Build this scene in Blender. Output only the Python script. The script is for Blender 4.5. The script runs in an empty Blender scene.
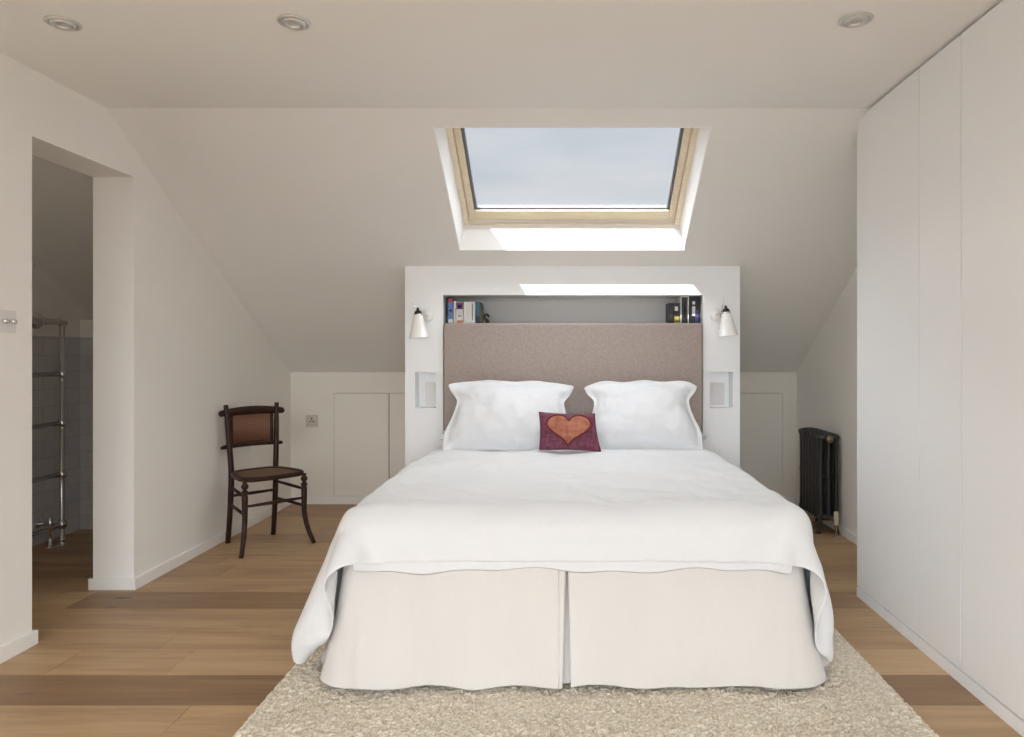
import bpy, bmesh, math, random
import numpy as np
from mathutils import Vector, Matrix, noise
random.seed(7)
PI = math.pi
SC = bpy.context.scene
COL = SC.collection
F = 700.0; CX = 569.0; CY = 352.0; H = 1.2

def at(px, py, D):
    return Vector(((px - CX) / F * D, D, H + (CY - py) / F * D))

# ------------------------------------------------------------------ materials
def new_mat(name):
    m = bpy.data.materials.new(name); m.use_nodes = True
    nt = m.node_tree
    return m, nt, nt.nodes['Principled BSDF']

def mat(name, col, rough=0.6, metal=0.0, noise_scale=0, noise_amt=0.0, bump=0.0, bump_scale=50, stretch=None, sheen=0.0, coat=0.0, spec=None, bump_dist=0.01, detail=4):
    m, nt, b = new_mat(name)
    b.inputs['Base Color'].default_value = (*col, 1)
    b.inputs['Roughness'].default_value = rough
    b.inputs['Metallic'].default_value = metal
    if spec is not None: b.inputs['Specular IOR Level'].default_value = spec
    if sheen: b.inputs['Sheen Weight'].default_value = sheen
    if coat: b.inputs['Coat Weight'].default_value = coat
    tc = nt.nodes.new('ShaderNodeTexCoord')
    src = tc.outputs['Object']
    if stretch:
        mp = nt.nodes.new('ShaderNodeMapping'); mp.inputs['Scale'].default_value = stretch
        nt.links.new(src, mp.inputs['Vector']); src = mp.outputs['Vector']
    if noise_amt:
        n = nt.nodes.new('ShaderNodeTexNoise'); n.inputs['Scale'].default_value = noise_scale; n.inputs['Detail'].default_value = detail
        nt.links.new(src, n.inputs['Vector'])
        r = nt.nodes.new('ShaderNodeValToRGB')
        lo = [max(0, c * (1 - noise_amt)) for c in col]; hi = [min(1, c * (1 + noise_amt)) for c in col]
        r.color_ramp.elements[0].position = .3; r.color_ramp.elements[1].position = .7
        r.color_ramp.elements[0].color = (*lo, 1); r.color_ramp.elements[1].color = (*hi, 1)
        nt.links.new(n.outputs['Fac'], r.inputs['Fac']); nt.links.new(r.outputs['Color'], b.inputs['Base Color'])
    if bump:
        n = nt.nodes.new('ShaderNodeTexNoise'); n.inputs['Scale'].default_value = bump_scale; n.inputs['Detail'].default_value = detail
        nt.links.new(src, n.inputs['Vector'])
        bp = nt.nodes.new('ShaderNodeBump'); bp.inputs['Strength'].default_value = bump; bp.inputs['Distance'].default_value = bump_dist
        nt.links.new(n.outputs['Fac'], bp.inputs['Height']); nt.links.new(bp.outputs['Normal'], b.inputs['Normal'])
    return m

M = {}
M['wall'] = mat('wall_plaster', (.88, .862, .82), .85, noise_scale=1.5, noise_amt=.012, bump=.08, bump_scale=30, bump_dist=.004)
M['slope'] = mat('slope_plaster', (.835, .825, .795), .85, noise_scale=1.5, noise_amt=.012, bump=.08, bump_scale=30, bump_dist=.004)
M['trim'] = mat('white_gloss_trim', (.88, .87, .84), .35)
M['surround'] = mat('white_painted_board', (.91, .925, .935), .5, noise_scale=3, noise_amt=.01)
M['wardrobe'] = mat('satin_white_door', (.86, .87, .875), .32, noise_scale=2, noise_amt=.008)
M['reveal'] = mat('white_reveal', (.94, .935, .92), .5)
M['eaves'] = mat('eaves_door_paint', (.86, .82, .745), .5)  # same warm bounce light put into the door colour
M['knee'] = mat('bounce_tinted_wall', (.86, .825, .75), .8, noise_scale=1.5, noise_amt=.012)  # knee wall: warm bounce light from the floor put into the colour
M['pine'] = mat('clear_lacquered_pine', (.82, .72, .55), .4, noise_scale=6, noise_amt=.06, stretch=(1, 12, 12))
M['grey_metal'] = mat('grey_window_metal', (.16, .165, .18), .6)
M['nickel'] = mat('satin_nickel', (.68, .67, .65), .4, metal=.8)
M['chrome'] = mat('polished_chrome', (.78, .78, .80), .12, metal=1)
M['brass'] = mat('aged_brass', (.27, .20, .13), .45, metal=.8)
M['copper'] = mat('copper_pipe', (.55, .30, .18), .3, metal=1)
M['valve'] = mat('cream_valve_cap', (.72, .66, .52), .4)
M['cast_iron'] = mat('dark_cast_iron', (.034, .033, .031), .45, noise_scale=40, noise_amt=.2, bump=.15, bump_scale=120, bump_dist=.002)
M['porcelain'] = mat('white_bone_china', (.90, .89, .86), .18, coat=.4)
M['black'] = mat('black_lacquer', (.012, .012, .013), .3)
M['plate'] = mat('white_switch_plate', (.74, .73, .71), .3)
M['plate_grey'] = mat('brushed_socket_plate', (.62, .58, .52), .4)
M['linen'] = mat('white_bed_linen', (.755, .765, .775), .9, noise_scale=2.5, noise_amt=.01, bump=.55, bump_scale=7, bump_dist=.02, sheen=.1, detail=8)
M['pillow'] = mat('white_cotton_pillow', (.76, .77, .785), .9, bump=.5, bump_scale=9, bump_dist=.018, sheen=.1, detail=7)
M['skirt'] = mat('offwhite_linen_skirt', (.69, .668, .64), .92, noise_scale=5, noise_amt=.02, bump=.5, bump_scale=9, bump_dist=.018, sheen=.15, stretch=(1, 1, .35), detail=6)
M['wood_dark'] = mat('dark_stained_beech', (.030, .010, .006), .45, noise_scale=30, noise_amt=.35, stretch=(3, 3, .5), spec=.3)
M['divan'] = mat('divan_fabric', (.55, .53, .50), .9)
M['shade_inside'] = mat('lamp_inside', (.85, .84, .80), .4)
M['diffuser'] = mat('lamp_lens', (.55, .54, .52), .2)
M['pages'] = mat('book_pages', (.80, .77, .68), .8, noise_scale=200, noise_amt=.1, stretch=(8, 1, 1))
M['gap'] = mat('shadow_gap_liner', (.10, .09, .08), .9)

def weave_mat(name, c1, c2, scale, bump=.4, rough=.9):
    m, nt, b = new_mat(name)
    tc = nt.nodes.new('ShaderNodeTexCoord')
    outs = []
    for st in ((scale, scale, scale * .18), (scale * .18, scale, scale)):
        mp = nt.nodes.new('ShaderNodeMapping'); mp.inputs['Scale'].default_value = st
        nt.links.new(tc.outputs['Object'], mp.inputs['Vector'])
        n = nt.nodes.new('ShaderNodeTexNoise'); n.inputs['Scale'].default_value = 1; n.inputs['Detail'].default_value = 3
        nt.links.new(mp.outputs['Vector'], n.inputs['Vector']); outs.append(n.outputs['Fac'])
    a = nt.nodes.new('ShaderNodeMath'); a.operation = 'ADD'
    nt.links.new(outs[0], a.inputs[0]); nt.links.new(outs[1], a.inputs[1])
    r = nt.nodes.new('ShaderNodeMapRange'); r.inputs['From Min'].default_value = .75; r.inputs['From Max'].default_value = 1.25
    nt.links.new(a.outputs[0], r.inputs['Value'])
    mx = nt.nodes.new('ShaderNodeMix'); mx.data_type = 'RGBA'
    mx.inputs[6].default_value = (*c1, 1); mx.inputs[7].default_value = (*c2, 1)
    nt.links.new(r.outputs[0], mx.inputs[0]); nt.links.new(mx.outputs[2], b.inputs['Base Color'])
    bp = nt.nodes.new('ShaderNodeBump'); bp.inputs['Strength'].default_value = bump; bp.inputs['Distance'].default_value = .003
    nt.links.new(r.outputs[0], bp.inputs['Height']); nt.links.new(bp.outputs['Normal'], b.inputs['Normal'])
    b.inputs['Roughness'].default_value = rough
    return m
M['headboard'] = weave_mat('taupe_woven_fabric', (.33, .265, .235), (.43, .365, .33), 420, .25)
M['cushion'] = weave_mat('burgundy_silk', (.085, .012, .030), (.20, .040, .085), 60, .5, .6)
M['heart'] = weave_mat('orange_embroidery', (.29, .085, .045), (.44, .17, .095), 45, .5, .7)
M['heart_edge'] = mat('dark_red_cord', (.14, .007, .012), .6)

def cane_mat(name, c1, c2, s=160):
    m, nt, b = new_mat(name)
    tc = nt.nodes.new('ShaderNodeTexCoord')
    ws = []
    for d in ('X', 'Y'):
        w = nt.nodes.new('ShaderNodeTexWave'); w.bands_direction = d; w.inputs['Scale'].default_value = s * .15
        w.inputs['Distortion'].default_value = .4
        nt.links.new(tc.outputs['UV'], w.inputs['Vector']); ws.append(w.outputs['Fac'])
    a = nt.nodes.new('ShaderNodeMath'); a.operation = 'MAXIMUM'
    nt.links.new(ws[0], a.inputs[0]); nt.links.new(ws[1], a.inputs[1])
    mx = nt.nodes.new('ShaderNodeMix'); mx.data_type = 'RGBA'
    mx.inputs[6].default_value = (*c1, 1); mx.inputs[7].default_value = (*c2, 1)
    nt.links.new(a.outputs[0], mx.inputs[0]); nt.links.new(mx.outputs[2], b.inputs['Base Color'])
    bp = nt.nodes.new('ShaderNodeBump'); bp.inputs['Strength'].default_value = .5; bp.inputs['Distance'].default_value = .002
    nt.links.new(a.outputs[0], bp.inputs['Height']); nt.links.new(bp.outputs['Normal'], b.inputs['Normal'])
    b.inputs['Roughness'].default_value = .55
    return m
M['cane'] = cane_mat('woven_cane', (.07, .028, .015), (.21, .095, .055))
M['cane_seat'] = cane_mat('woven_cane_seat', (.085, .045, .02), (.19, .11, .055))

def floor_mat():
    m, nt, b = new_mat('oak_floorboards')
    N = nt.nodes; L = nt.links
    geo = N.new('ShaderNodeNewGeometry')
    at1 = N.new('ShaderNodeAttribute'); at1.attribute_name = 'plank'   # r tone, g seed
    sep = N.new('ShaderNodeSeparateColor'); L.new(at1.outputs['Color'], sep.inputs[0])
    cmb = N.new('ShaderNodeCombineXYZ')
    mul = N.new('ShaderNodeMath'); mul.operation = 'MULTIPLY'; mul.inputs[1].default_value = 37.0
    L.new(sep.outputs[1], mul.inputs[0]); L.new(mul.outputs[0], cmb.inputs[0]); L.new(mul.outputs[0], cmb.inputs[2])
    add = N.new('ShaderNodeVectorMath'); add.operation = 'ADD'
    L.new(geo.outputs['Position'], add.inputs[0]); L.new(cmb.outputs[0], add.inputs[1])
    def nz(scale, stretch, detail=5, dist=0.0):
        mp = N.new('ShaderNodeMapping'); mp.inputs['Scale'].default_value = stretch
        L.new(add.outputs[0], mp.inputs['Vector'])
        n = N.new('ShaderNodeTexNoise'); n.inputs['Scale'].default_value = scale; n.inputs['Detail'].default_value = detail
        n.inputs['Distortion'].default_value = dist; n.inputs['Roughness'].default_value = .6
        L.new(mp.outputs['Vector'], n.inputs['Vector']); return n.outputs['Fac']
    grain = nz(1, (1.6, 34, 1), 6, .6)
    broad = nz(1, (.9, 6.0, 1), 4, .8)
    fine = nz(1, (9, 190, 1), 3)
    ramp = N.new('ShaderNodeValToRGB')
    e = ramp.color_ramp.elements
    e[0].position = 0; e[0].color = (.16, .090, .045, 1)
    e[1].position = 1; e[1].color = (.60, .42, .24, 1)
    x = e.new(.35); x.color = (.27, .162, .085, 1)
    x = e.new(.65); x.color = (.46, .305, .165, 1)
    # value = tone + grain terms
    def ma(op, a, bb, c=None):
        n = N.new('ShaderNodeMath'); n.operation = op
        for i, v in enumerate((a, bb, c)):
            if v is None: continue
            if isinstance(v, (int, float)): n.inputs[i].default_value = v
            else: L.new(v, n.inputs[i])
        return n.outputs[0]
    g1 = ma('MULTIPLY_ADD', grain, .55, -.27)
    g2 = ma('MULTIPLY_ADD', broad, .60, -.30)
    g3 = ma('MULTIPLY_ADD', fine, .20, -.10)
    v = ma('ADD', ma('ADD', g1, g2), ma('ADD', g3, sep.outputs[0]))
    L.new(v, ramp.inputs['Fac'])
    # knots
    mp = N.new('ShaderNodeMapping'); mp.inputs['Scale'].default_value = (1.6, 4.4, 1)
    L.new(add.outputs[0], mp.inputs['Vector'])
    vo = N.new('ShaderNodeTexVoronoi'); vo.inputs['Scale'].default_value = 1.0; vo.feature = 'F1'
    L.new(mp.outputs['Vector'], vo.inputs['Vector'])
    k = N.new('ShaderNodeMapRange'); k.inputs['From Min'].default_value = .03; k.inputs['From Max'].default_value = .10
    k.inputs['To Min'].default_value = .75; k.inputs['To Max'].default_value = 0
    L.new(vo.outputs['Distance'], k.inputs['Value'])
    mx = N.new('ShaderNodeMix'); mx.data_type = 'RGBA'; mx.inputs[7].default_value = (.06, .032, .018, 1)
    L.new(k.outputs[0], mx.inputs[0]); L.new(ramp.outputs['Color'], mx.inputs[6]); L.new(mx.outputs[2], b.inputs['Base Color'])
    rr = ma('MULTIPLY_ADD', grain, .15, .38); L.new(rr, b.inputs['Roughness'])
    bp = N.new('ShaderNodeBump'); bp.inputs['Strength'].default_value = .12; bp.inputs['Distance'].default_value = .002
    L.new(grain, bp.inputs['Height']); L.new(bp.outputs['Normal'], b.inputs['Normal'])
    return m
M['floor'] = floor_mat()

def rug_mat():
    m, nt, b = new_mat('cream_wool_pile')
    N = nt.nodes; L = nt.links
    tc = N.new('ShaderNodeTexCoord')
    v = N.new('ShaderNodeTexVoronoi'); v.inputs['Scale'].default_value = 150
    n = N.new('ShaderNodeTexNoise'); n.inputs['Scale'].default_value = 70; n.inputs['Detail'].default_value = 5
    n2 = N.new('ShaderNodeTexNoise'); n2.inputs['Scale'].default_value = 4
    for k in (v, n, n2): L.new(tc.outputs['Object'], k.inputs['Vector'])
    a = N.new('ShaderNodeMath'); a.operation = 'MULTIPLY_ADD'; a.inputs[1].default_value = -.45
    L.new(v.outputs['Distance'], a.inputs[0]); L.new(n.outputs['Fac'], a.inputs[2])
    a2 = N.new('ShaderNodeMath'); a2.operation = 'MULTIPLY_ADD'; a2.inputs[1].default_value = .3
    L.new(n2.outputs['Fac'], a2.inputs[0]); L.new(a.outputs[0], a2.inputs[2])
    r = N.new('ShaderNodeValToRGB'); r.color_ramp.elements[0].position = .20; r.color_ramp.elements[1].position = .62
    r.color_ramp.elements[0].color = (.55, .485, .375, 1); r.color_ramp.elements[1].color = (.80, .735, .62, 1)
    L.new(a2.outputs[0], r.inputs['Fac']); L.new(r.outputs['Color'], b.inputs['Base Color'])
    bp = N.new('ShaderNodeBump'); bp.inputs['Strength'].default_value = .8; bp.inputs['Distance'].default_value = .006
    L.new(a.outputs[0], bp.inputs['Height']); L.new(bp.outputs['Normal'], b.inputs['Normal'])
    b.inputs['Roughness'].default_value = 1
    return m
M['rug'] = rug_mat()

def tile_mat():
    m, nt, b = new_mat('white_brick_tiles')
    N = nt.nodes; L = nt.links
    tc = N.new('ShaderNodeTexCoord')
    br = N.new('ShaderNodeTexBrick'); br.inputs['Scale'].default_value = 1
    br.inputs['Brick Width'].default_value = .21; br.inputs['Row Height'].default_value = .108
    br.inputs['Mortar Size'].default_value = .003; br.inputs['Mortar Smooth'].default_value = .1
    br.inputs['Color1'].default_value = (.62, .60, .60, 1); br.inputs['Color2'].default_value = (.58, .56, .56, 1)
    br.inputs['Mortar'].default_value = (.50, .48, .46, 1)
    L.new(tc.outputs['UV'], br.inputs['Vector']); L.new(br.outputs['Color'], b.inputs['Base Color'])
    bp = N.new('ShaderNodeBump'); bp.inputs['Strength'].default_value = .5; bp.inputs['Distance'].default_value = .003; bp.invert = True
    L.new(br.outputs['Fac'], bp.inputs['Height']); L.new(bp.outputs['Normal'], b.inputs['Normal'])
    b.inputs['Roughness'].default_value = .15
    return m
M['tile'] = tile_mat()

def glass_mat():
    m = bpy.data.materials.new('clear_glass'); m.use_nodes = True
    nt = m.node_tree; nt.nodes.clear()
    o = nt.nodes.new('ShaderNodeOutputMaterial'); t = nt.nodes.new('ShaderNodeBsdfTransparent')
    g = nt.nodes.new('ShaderNodeBsdfGlossy'); g.inputs['Roughness'].default_value = .02
    t.inputs['Color'].default_value = (.96, .97, .97, 1)
    mx = nt.nodes.new('ShaderNodeMixShader'); mx.inputs[0].default_value = .015
    nt.links.new(t.outputs[0], mx.inputs[1]); nt.links.new(g.outputs[0], mx.inputs[2]); nt.links.new(mx.outputs[0], o.inputs[0])
    return m
M['glass'] = glass_mat()

# ------------------------------------------------------------------ mesh helpers
def obj(name, bm, m=None, parent=None, smooth=False, bevel=0, seg=2, recalc=True):
    if recalc: bmesh.ops.recalc_face_normals(bm, faces=bm.faces)
    me = bpy.data.meshes.new(name); bm.to_mesh(me); bm.free()
    o = bpy.data.objects.new(name, me); COL.objects.link(o)
    if m: me.materials.append(m)
    if smooth:
        for p in me.polygons: p.use_smooth = True
    if bevel:
        md = o.modifiers.new('bevel', 'BEVEL'); md.width = bevel; md.segments = seg; md.limit_method = 'ANGLE'; md.angle_limit = .6
    if parent: o.parent = parent
    return o

def tag(o, label=None, cat=None, group=None, kind=None):
    if label: o['label'] = label
    if cat: o['category'] = cat
    if group: o['group'] = group
    if kind: o['kind'] = kind
    return o

def thing(name, label, cat, loc=(0, 0, 0), rz=0, group=None):
    o = bpy.data.objects.new(name, None); COL.objects.link(o); o.empty_display_size = .1
    o.location = loc; o.rotation_euler = (0, 0, rz)
    return tag(o, label, cat, group)

def struct(name, bm, m, parent=None, **k):
    o = obj(name, bm, m, parent, **k)
    if not parent: o['kind'] = 'structure'
    return o

def bx(bm, x0, x1, y0, y1, z0, z1):
    v = [bm.verts.new(p) for p in ((x0, y0, z0), (x1, y0, z0), (x1, y1, z0), (x0, y1, z0), (x0, y0, z1), (x1, y0, z1), (x1, y1, z1), (x0, y1, z1))]
    for f in ((0, 3, 2, 1), (4, 5, 6, 7), (0, 1, 5, 4), (1, 2, 6, 5), (2, 3, 7, 6), (3, 0, 4, 7)):
        bm.faces.new([v[i] for i in f])
    return v

def box(*a):
    bm = bmesh.new(); bx(bm, *a); return bm

def hexa(bm, pts):
    v = [bm.verts.new(p) for p in pts]
    for f in ((0, 3, 2, 1), (4, 5, 6, 7), (0, 1, 5, 4), (1, 2, 6, 5), (2, 3, 7, 6), (3, 0, 4, 7)):
        bm.faces.new([v[i] for i in f])

def prism(bm, poly, a, b, axis='x'):
    """poly of 2D points extruded from a to b. axis x: poly=(y,z); axis y: poly=(x,z); axis z: poly=(x,y)"""
    def P(p, t):
        return {'x': (t, p[0], p[1]), 'y': (p[0], t, p[1]), 'z': (p[0], p[1], t)}[axis]
    A = [bm.verts.new(P(p, a)) for p in poly]; B = [bm.verts.new(P(p, b)) for p in poly]
    n = len(poly)
    bm.faces.new(A[::-1]); bm.faces.new(B)
    for i in range(n): bm.faces.new((A[i], A[(i + 1) % n], B[(i + 1) % n], B[i]))

def tube(bm, pts, rad, seg=12, flat=None, cap=True):
    """sweep a circle along pts; rad scalar or list; flat=(a,b) multiplies the two section axes"""
    pts = [Vector(p) for p in pts]; n = len(pts)
    if not hasattr(rad, '__len__'): rad = [rad] * n
    T = []
    for i in range(n):
        d = pts[min(i + 1, n - 1)] - pts[max(i - 1, 0)]
        T.append(d.normalized())
    up = Vector((0, 0, 1)) if abs(T[0].z) < .9 else Vector((1, 0, 0))
    u = T[0].cross(up).normalized(); rings = []
    for i in range(n):
        u = (u - T[i] * u.dot(T[i])).normalized(); w = T[i].cross(u)
        fa, fb = flat if flat else (1, 1)
        rings.append([bm.verts.new(pts[i] + u * math.cos(2 * PI * k / seg) * rad[i] * fa + w * math.sin(2 * PI * k / seg) * rad[i] * fb) for k in range(seg)])
    for i in range(n - 1):
        for k in range(seg):
            bm.faces.new((rings[i][k], rings[i][(k + 1) % seg], rings[i + 1][(k + 1) % seg], rings[i + 1][k]))
    if cap: bm.faces.new(rings[0][::-1]); bm.faces.new(rings[-1])

def lathe(bm, prof, seg=24, mtx=None, cap=True):
    """prof: (r,z) list, about the z axis, then mtx"""
    rings = []
    for r, z in prof:
        ring = []
        for k in range(seg):
            p = Vector((r * math.cos(2 * PI * k / seg), r * math.sin(2 * PI * k / seg), z))
            ring.append(bm.verts.new(mtx @ p if mtx else p))
        rings.append(ring)
    for i in range(len(rings) - 1):
        for k in range(seg):
            bm.faces.new((rings[i][k], rings[i][(k + 1) % seg], rings[i + 1][(k + 1) % seg], rings[i + 1][k]))
    if cap: bm.faces.new(rings[0][::-1]); bm.faces.new(rings[-1])

def panel(xs, zs, holes, t0, t1, axis='y', clip=None):
    """a slab in the (a,z) plane with rectangular holes. holes: set of (i,j) cells. clip(a,z)->z for the top row"""
    bm = bmesh.new(); V = {}
    def P(a, z, t): return (a, t, z) if axis == 'y' else (t, a, z)
    for i, a in enumerate(xs):
        for j, z in enumerate(zs):
            zz = clip(a, z) if clip else z
            V[i, j, 0] = bm.verts.new(P(a, zz, t0)); V[i, j, 1] = bm.verts.new(P(a, zz, t1))
    nx, nz = len(xs) - 1, len(zs) - 1
    solid = lambda i, j: 0 <= i < nx and 0 <= j < nz and (i, j) not in holes
    for i in range(nx):
        for j in range(nz):
            if not solid(i, j): continue
            for k in (0, 1): bm.faces.new((V[i, j, k], V[i + 1, j, k], V[i + 1, j + 1, k], V[i, j + 1, k]))
            if not solid(i - 1, j): bm.faces.new((V[i, j, 0], V[i, j + 1, 0], V[i, j + 1, 1], V[i, j, 1]))
            if not solid(i + 1, j): bm.faces.new((V[i + 1, j, 0], V[i + 1, j + 1, 0], V[i + 1, j + 1, 1], V[i + 1, j, 1]))
            if not solid(i, j - 1): bm.faces.new((V[i, j, 0], V[i + 1, j, 0], V[i + 1, j, 1], V[i, j, 1]))
            if not solid(i, j + 1): bm.faces.new((V[i, j + 1, 0], V[i + 1, j + 1, 0], V[i + 1, j + 1, 1], V[i, j + 1, 1]))
    loose = [v for v in bm.verts if not v.link_faces]
    bmesh.ops.delete(bm, geom=loose, context='VERTS')
    return bm

def uv_project(o, fu, fv):
    me = o.data; uv = me.uv_layers.new(name='UVMap')
    for l in me.loops:
        c = me.vertices[l.vertex_index].co
        uv.data[l.index].uv = (fu(c), fv(c))

# ------------------------------------------------------------------ the room
ZC = 2.36; YR = 3.33; YK = 5.53; ZK = 1.04
TAN = (ZC - ZK) / (YK - YR)
def slope_z(y): return ZC if y <= YR else ZC - TAN * (y - YR)
XL, XLo = -2.20, -2.407
XR = 1.80
YF = -1.45        # wall behind the camera
XB = -3.32; YB = 4.75
SK0, SK1 = 3.427, 4.235     # skylight opening, along y on the sloping ceiling
SX0, SX1 = -.665, .70

# floor of individual oak boards in one mesh
def make_floor():
    bm = bmesh.new(); lay = bm.loops.layers.float_color.new('plank')
    w = .2245; y = 3.50 - w * 22; r = random.Random(11)
    tones = {0: .60, -1: .60, -2: .60, -3: .56, -4: .66, -5: .34, -6: .68, -7: .6, 1: .50, 2: .60}
    row = -22
    while y < 5.6:
        forced = {-4 + 0: None}
        x = -3.5 - r.random() * 1.8
        while x < 2.0:
            L = 1.7 + r.random() * .7
            x2 = x + L
            if row == -4 and x < -1.506 < x2: x2 = -1.506
            if row == -6 and x < -1.28 < x2: x2 = -1.28
            if row == -1 and x < -2.36 < x2: x2 = -2.36
            t = tones.get(row, .42 + .30 * r.random()) + (r.random() - .5) * .10
            if row == -1 and x > -2.4 : t = .36
            if row == -1 and x <= -2.4: t = .62
            if row == -4 and x > -1.6: t = .78
            if row == -6 and x > -1.3: t = .60
            g = .0009
            a, b2 = max(x, -3.5) + g, min(x2, 2.0) - g
            if b2 > a:
                for q in bm.verts[:0]: pass
                vs = [bm.verts.new(p) for p in ((a, y + g, 0), (b2, y + g, 0), (b2, y + w - g, 0), (a, y + w - g, 0),
                                                (a, y + g, -.012), (b2, y + g, -.012), (b2, y + w - g, -.012), (a, y + w - g, -.012))]
                seed = r.random()
                for f in ((0, 1, 2, 3), (0, 4, 5, 1), (1, 5, 6, 2), (2, 6, 7, 3), (3, 7, 4, 0)):
                    fc = bm.faces.new([vs[i] for i in f])
                    for l in fc.loops: l[lay] = (t, seed, 0, 1)
            x = x2
        y += w; row += 1
    # sub-base
    vs = [bm.verts.new(p) for p in ((-3.6, -1.7, -.010), (2.1, -1.7, -.010), (2.1, 5.7, -.010), (-3.6, 5.7, -.010), (-3.6, -1.7, -.06), (2.1, -1.7, -.06), (2.1, 5.7, -.06), (-3.6, 5.7, -.06))]
    for f in ((0, 1, 2, 3), (4, 7, 6, 5), (0, 4, 5, 1), (1, 5, 6, 2), (2, 6, 7, 3), (3, 7, 4, 0)):
        fc = bm.faces.new([vs[i] for i in f])
        for l in fc.loops: l[lay] = (.25, .5, 0, 1)
    return struct('floor', bm, M['floor'], recalc=False)
make_floor()

TH = .165     # vertical thickness of the roof lining, to the window
# flat ceiling
bm = box(-3.6, 2.1, -1.7, YR, ZC, ZC + .25)
struct('ceiling', bm, M['slope'])
# sloping ceiling with the skylight opening
nx_, ny_, nz_ = 0, .5145, .8575      # normal of the slope
def sl(x, y, h=0.0):   # point on slope plane at y, raised h along the normal
    return (x, y + ny_ * h, slope_z(y) + nz_ * h)
HN = .165 * .8575 + .06
bm = bmesh.new()
Y0s, Y1s = YR - .0, YK + .25
def zs(y): return ZC - TAN * (y - YR)
def sp(x, y, h=0.0): return (x, y + ny_ * h, zs(y) + nz_ * h)
X0, X1 = -3.6, 2.1
def strip(xa_low, xb_low, xa_hi, xb_hi, ya, yb, yb_top=None, ya_top=None):
    hexa(bm, [sp(xa_low, ya), sp(xb_low, ya), sp(xb_low, yb), sp(xa_low, yb),
              sp(xa_hi, ya, HN) , sp(xb_hi, ya, HN), (sp(xb_hi, yb, HN) if yb_top is None else (xb_hi, *yb_top)), (sp(xa_hi, yb, HN) if yb_top is None else (xa_hi, *yb_top))])
strip(X0, SX0, X0, SX0 + .03, Y0s, Y1s)
strip(SX1, X1, SX1 - .03, X1, Y0s, Y1s)
strip(SX0, SX1, SX0 + .03, SX1 - .03, Y0s, SK0)
# lower block: reveal face is vertical
yb, zb = SK1, zs(SK1)
top_y = SK1; top_z = zb + HN / nz_
hexa(bm, [(SX0, yb, zb), (SX1, yb, zb), sp(SX1, Y1s), sp(SX0, Y1s),
          (SX0 + .03, top_y, top_z), (SX1 - .03, top_y, top_z), sp(SX1 - .03, Y1s, HN), sp(SX0 + .03, Y1s, HN)])
struct('ceiling.001', bm, M['slope'])

# white lining boards of the skylight reveal
bm = bmesh.new()
FX0, FX1 = SX0 + .03, SX1 - .03
e = .003
hexa(bm, [(SX0, SK1 - .006, zb - .002), (SX1, SK1 - .006, zb - .002), (SX1, SK1 - e + .004, zb - .002), (SX0, SK1 - e + .004, zb - .002),
          (FX0, SK1 - .006, zb + .122), (FX1, SK1 - .006, zb + .122), (FX1, SK1, zb + .122), (FX0, SK1, zb + .122)])
for xa, xf, s in ((SX0, FX0, 1), (SX1, FX1, -1)):
    hexa(bm, [sp(xa, SK0 + .001), sp(xa + s * .006, SK0 + .001), sp(xa + s * .006, SK1), sp(xa, SK1),
              sp(xf, SK0 + .001, .15), sp(xf + s * .006, SK0 + .001, .15), (xf + s * .006, SK1, zb + .18), (xf, SK1, zb + .18)])
hexa(bm, [sp(SX0, SK0), sp(SX1, SK0), sp(SX1, SK0 + .005), sp(SX0, SK0 + .005),
          sp(FX0, SK0, .15), sp(FX1, SK0, .15), sp(FX1, SK0 + .005, .15), sp(FX0, SK0 + .005, .15)])
struct('trim_1', bm, M['reveal'])

# skylight window: frame, sash, pane
HW = .165 * nz_
win = bpy.data.objects.new('window_1', None); COL.objects.link(win); win['kind'] = 'structure'; win.location = (0, 0, 0)
def ring(xa, xb, ya, yb, wx, wy, h0, h1, wl=None):
    wl = wl or wy
    """rectangular ring lying in the slope plane. outer xa..xb, ya..yb; member widths wx, wy (in y metres)"""
    b = bmesh.new()
    def hx(x0, x1, y0, y1):
        hexa(b, [sp(x0, y0, h0), sp(x1, y0, h0), sp(x1, y1, h0), sp(x0, y1, h0), sp(x0, y0, h1), sp(x1, y0, h1), sp(x1, y1, h1), sp(x0, y1, h1)])
    hx(xa, xa + wx, ya, yb); hx(xb - wx, xb, ya, yb); hx(xa + wx, xb - wx, ya, ya + wy); hx(xa + wx, xb - wx, yb - wl, yb)
    return b
YW1 = SK1 - ny_ * HW + .0     # so that the raised corner stands over the reveal
obj('window_frame', ring(FX0 + .002, FX1 - .002, SK0 + .004, YW1 + .02, .030, .022, HW - .012, HW + .06), M['pine'], win, bevel=.003)
obj('window_sash', ring(FX0 + .034, FX1 - .034, SK0 + .028, YW1 - .006, .036, .036, HW + .012, HW + .052, .070), M['pine'], win, bevel=.004)
obj('glazing_bead', ring(FX0 + .071, FX1 - .071, SK0 + .066, YW1 - .077, .016, .008, HW + .028, HW + .052), M['grey_metal'], win)
obj('flashing', ring(FX0 - .03, FX1 + .03, SK0 - .03, YW1 + .05, .055, .05, HN + .001, HN + .012), M['grey_metal'], win)
b = bmesh.new()
hexa(b, [sp(FX0 + .075, SK0 + .07, HW + .055), sp(FX1 - .075, SK0 + .07, HW + .055), sp(FX1 - .075, YW1 - .081, HW + .055), sp(FX0 + .075, YW1 - .081, HW + .055),
         sp(FX0 + .075, SK0 + .07, HW + .06), sp(FX1 - .075, SK0 + .07, HW + .06), sp(FX1 - .075, YW1 - .081, HW + .06), sp(FX0 + .075, YW1 - .081, HW + .06)])
obj('pane', b, M['glass'], win)

# unseen block added above the roof, shaped to cut the sun patch
bm = box(-3.6, 2.1, YR - .55, YR - .06, ZC + .25, 3.06)
struct('sun_blocker', bm, M['gap'])

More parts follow.
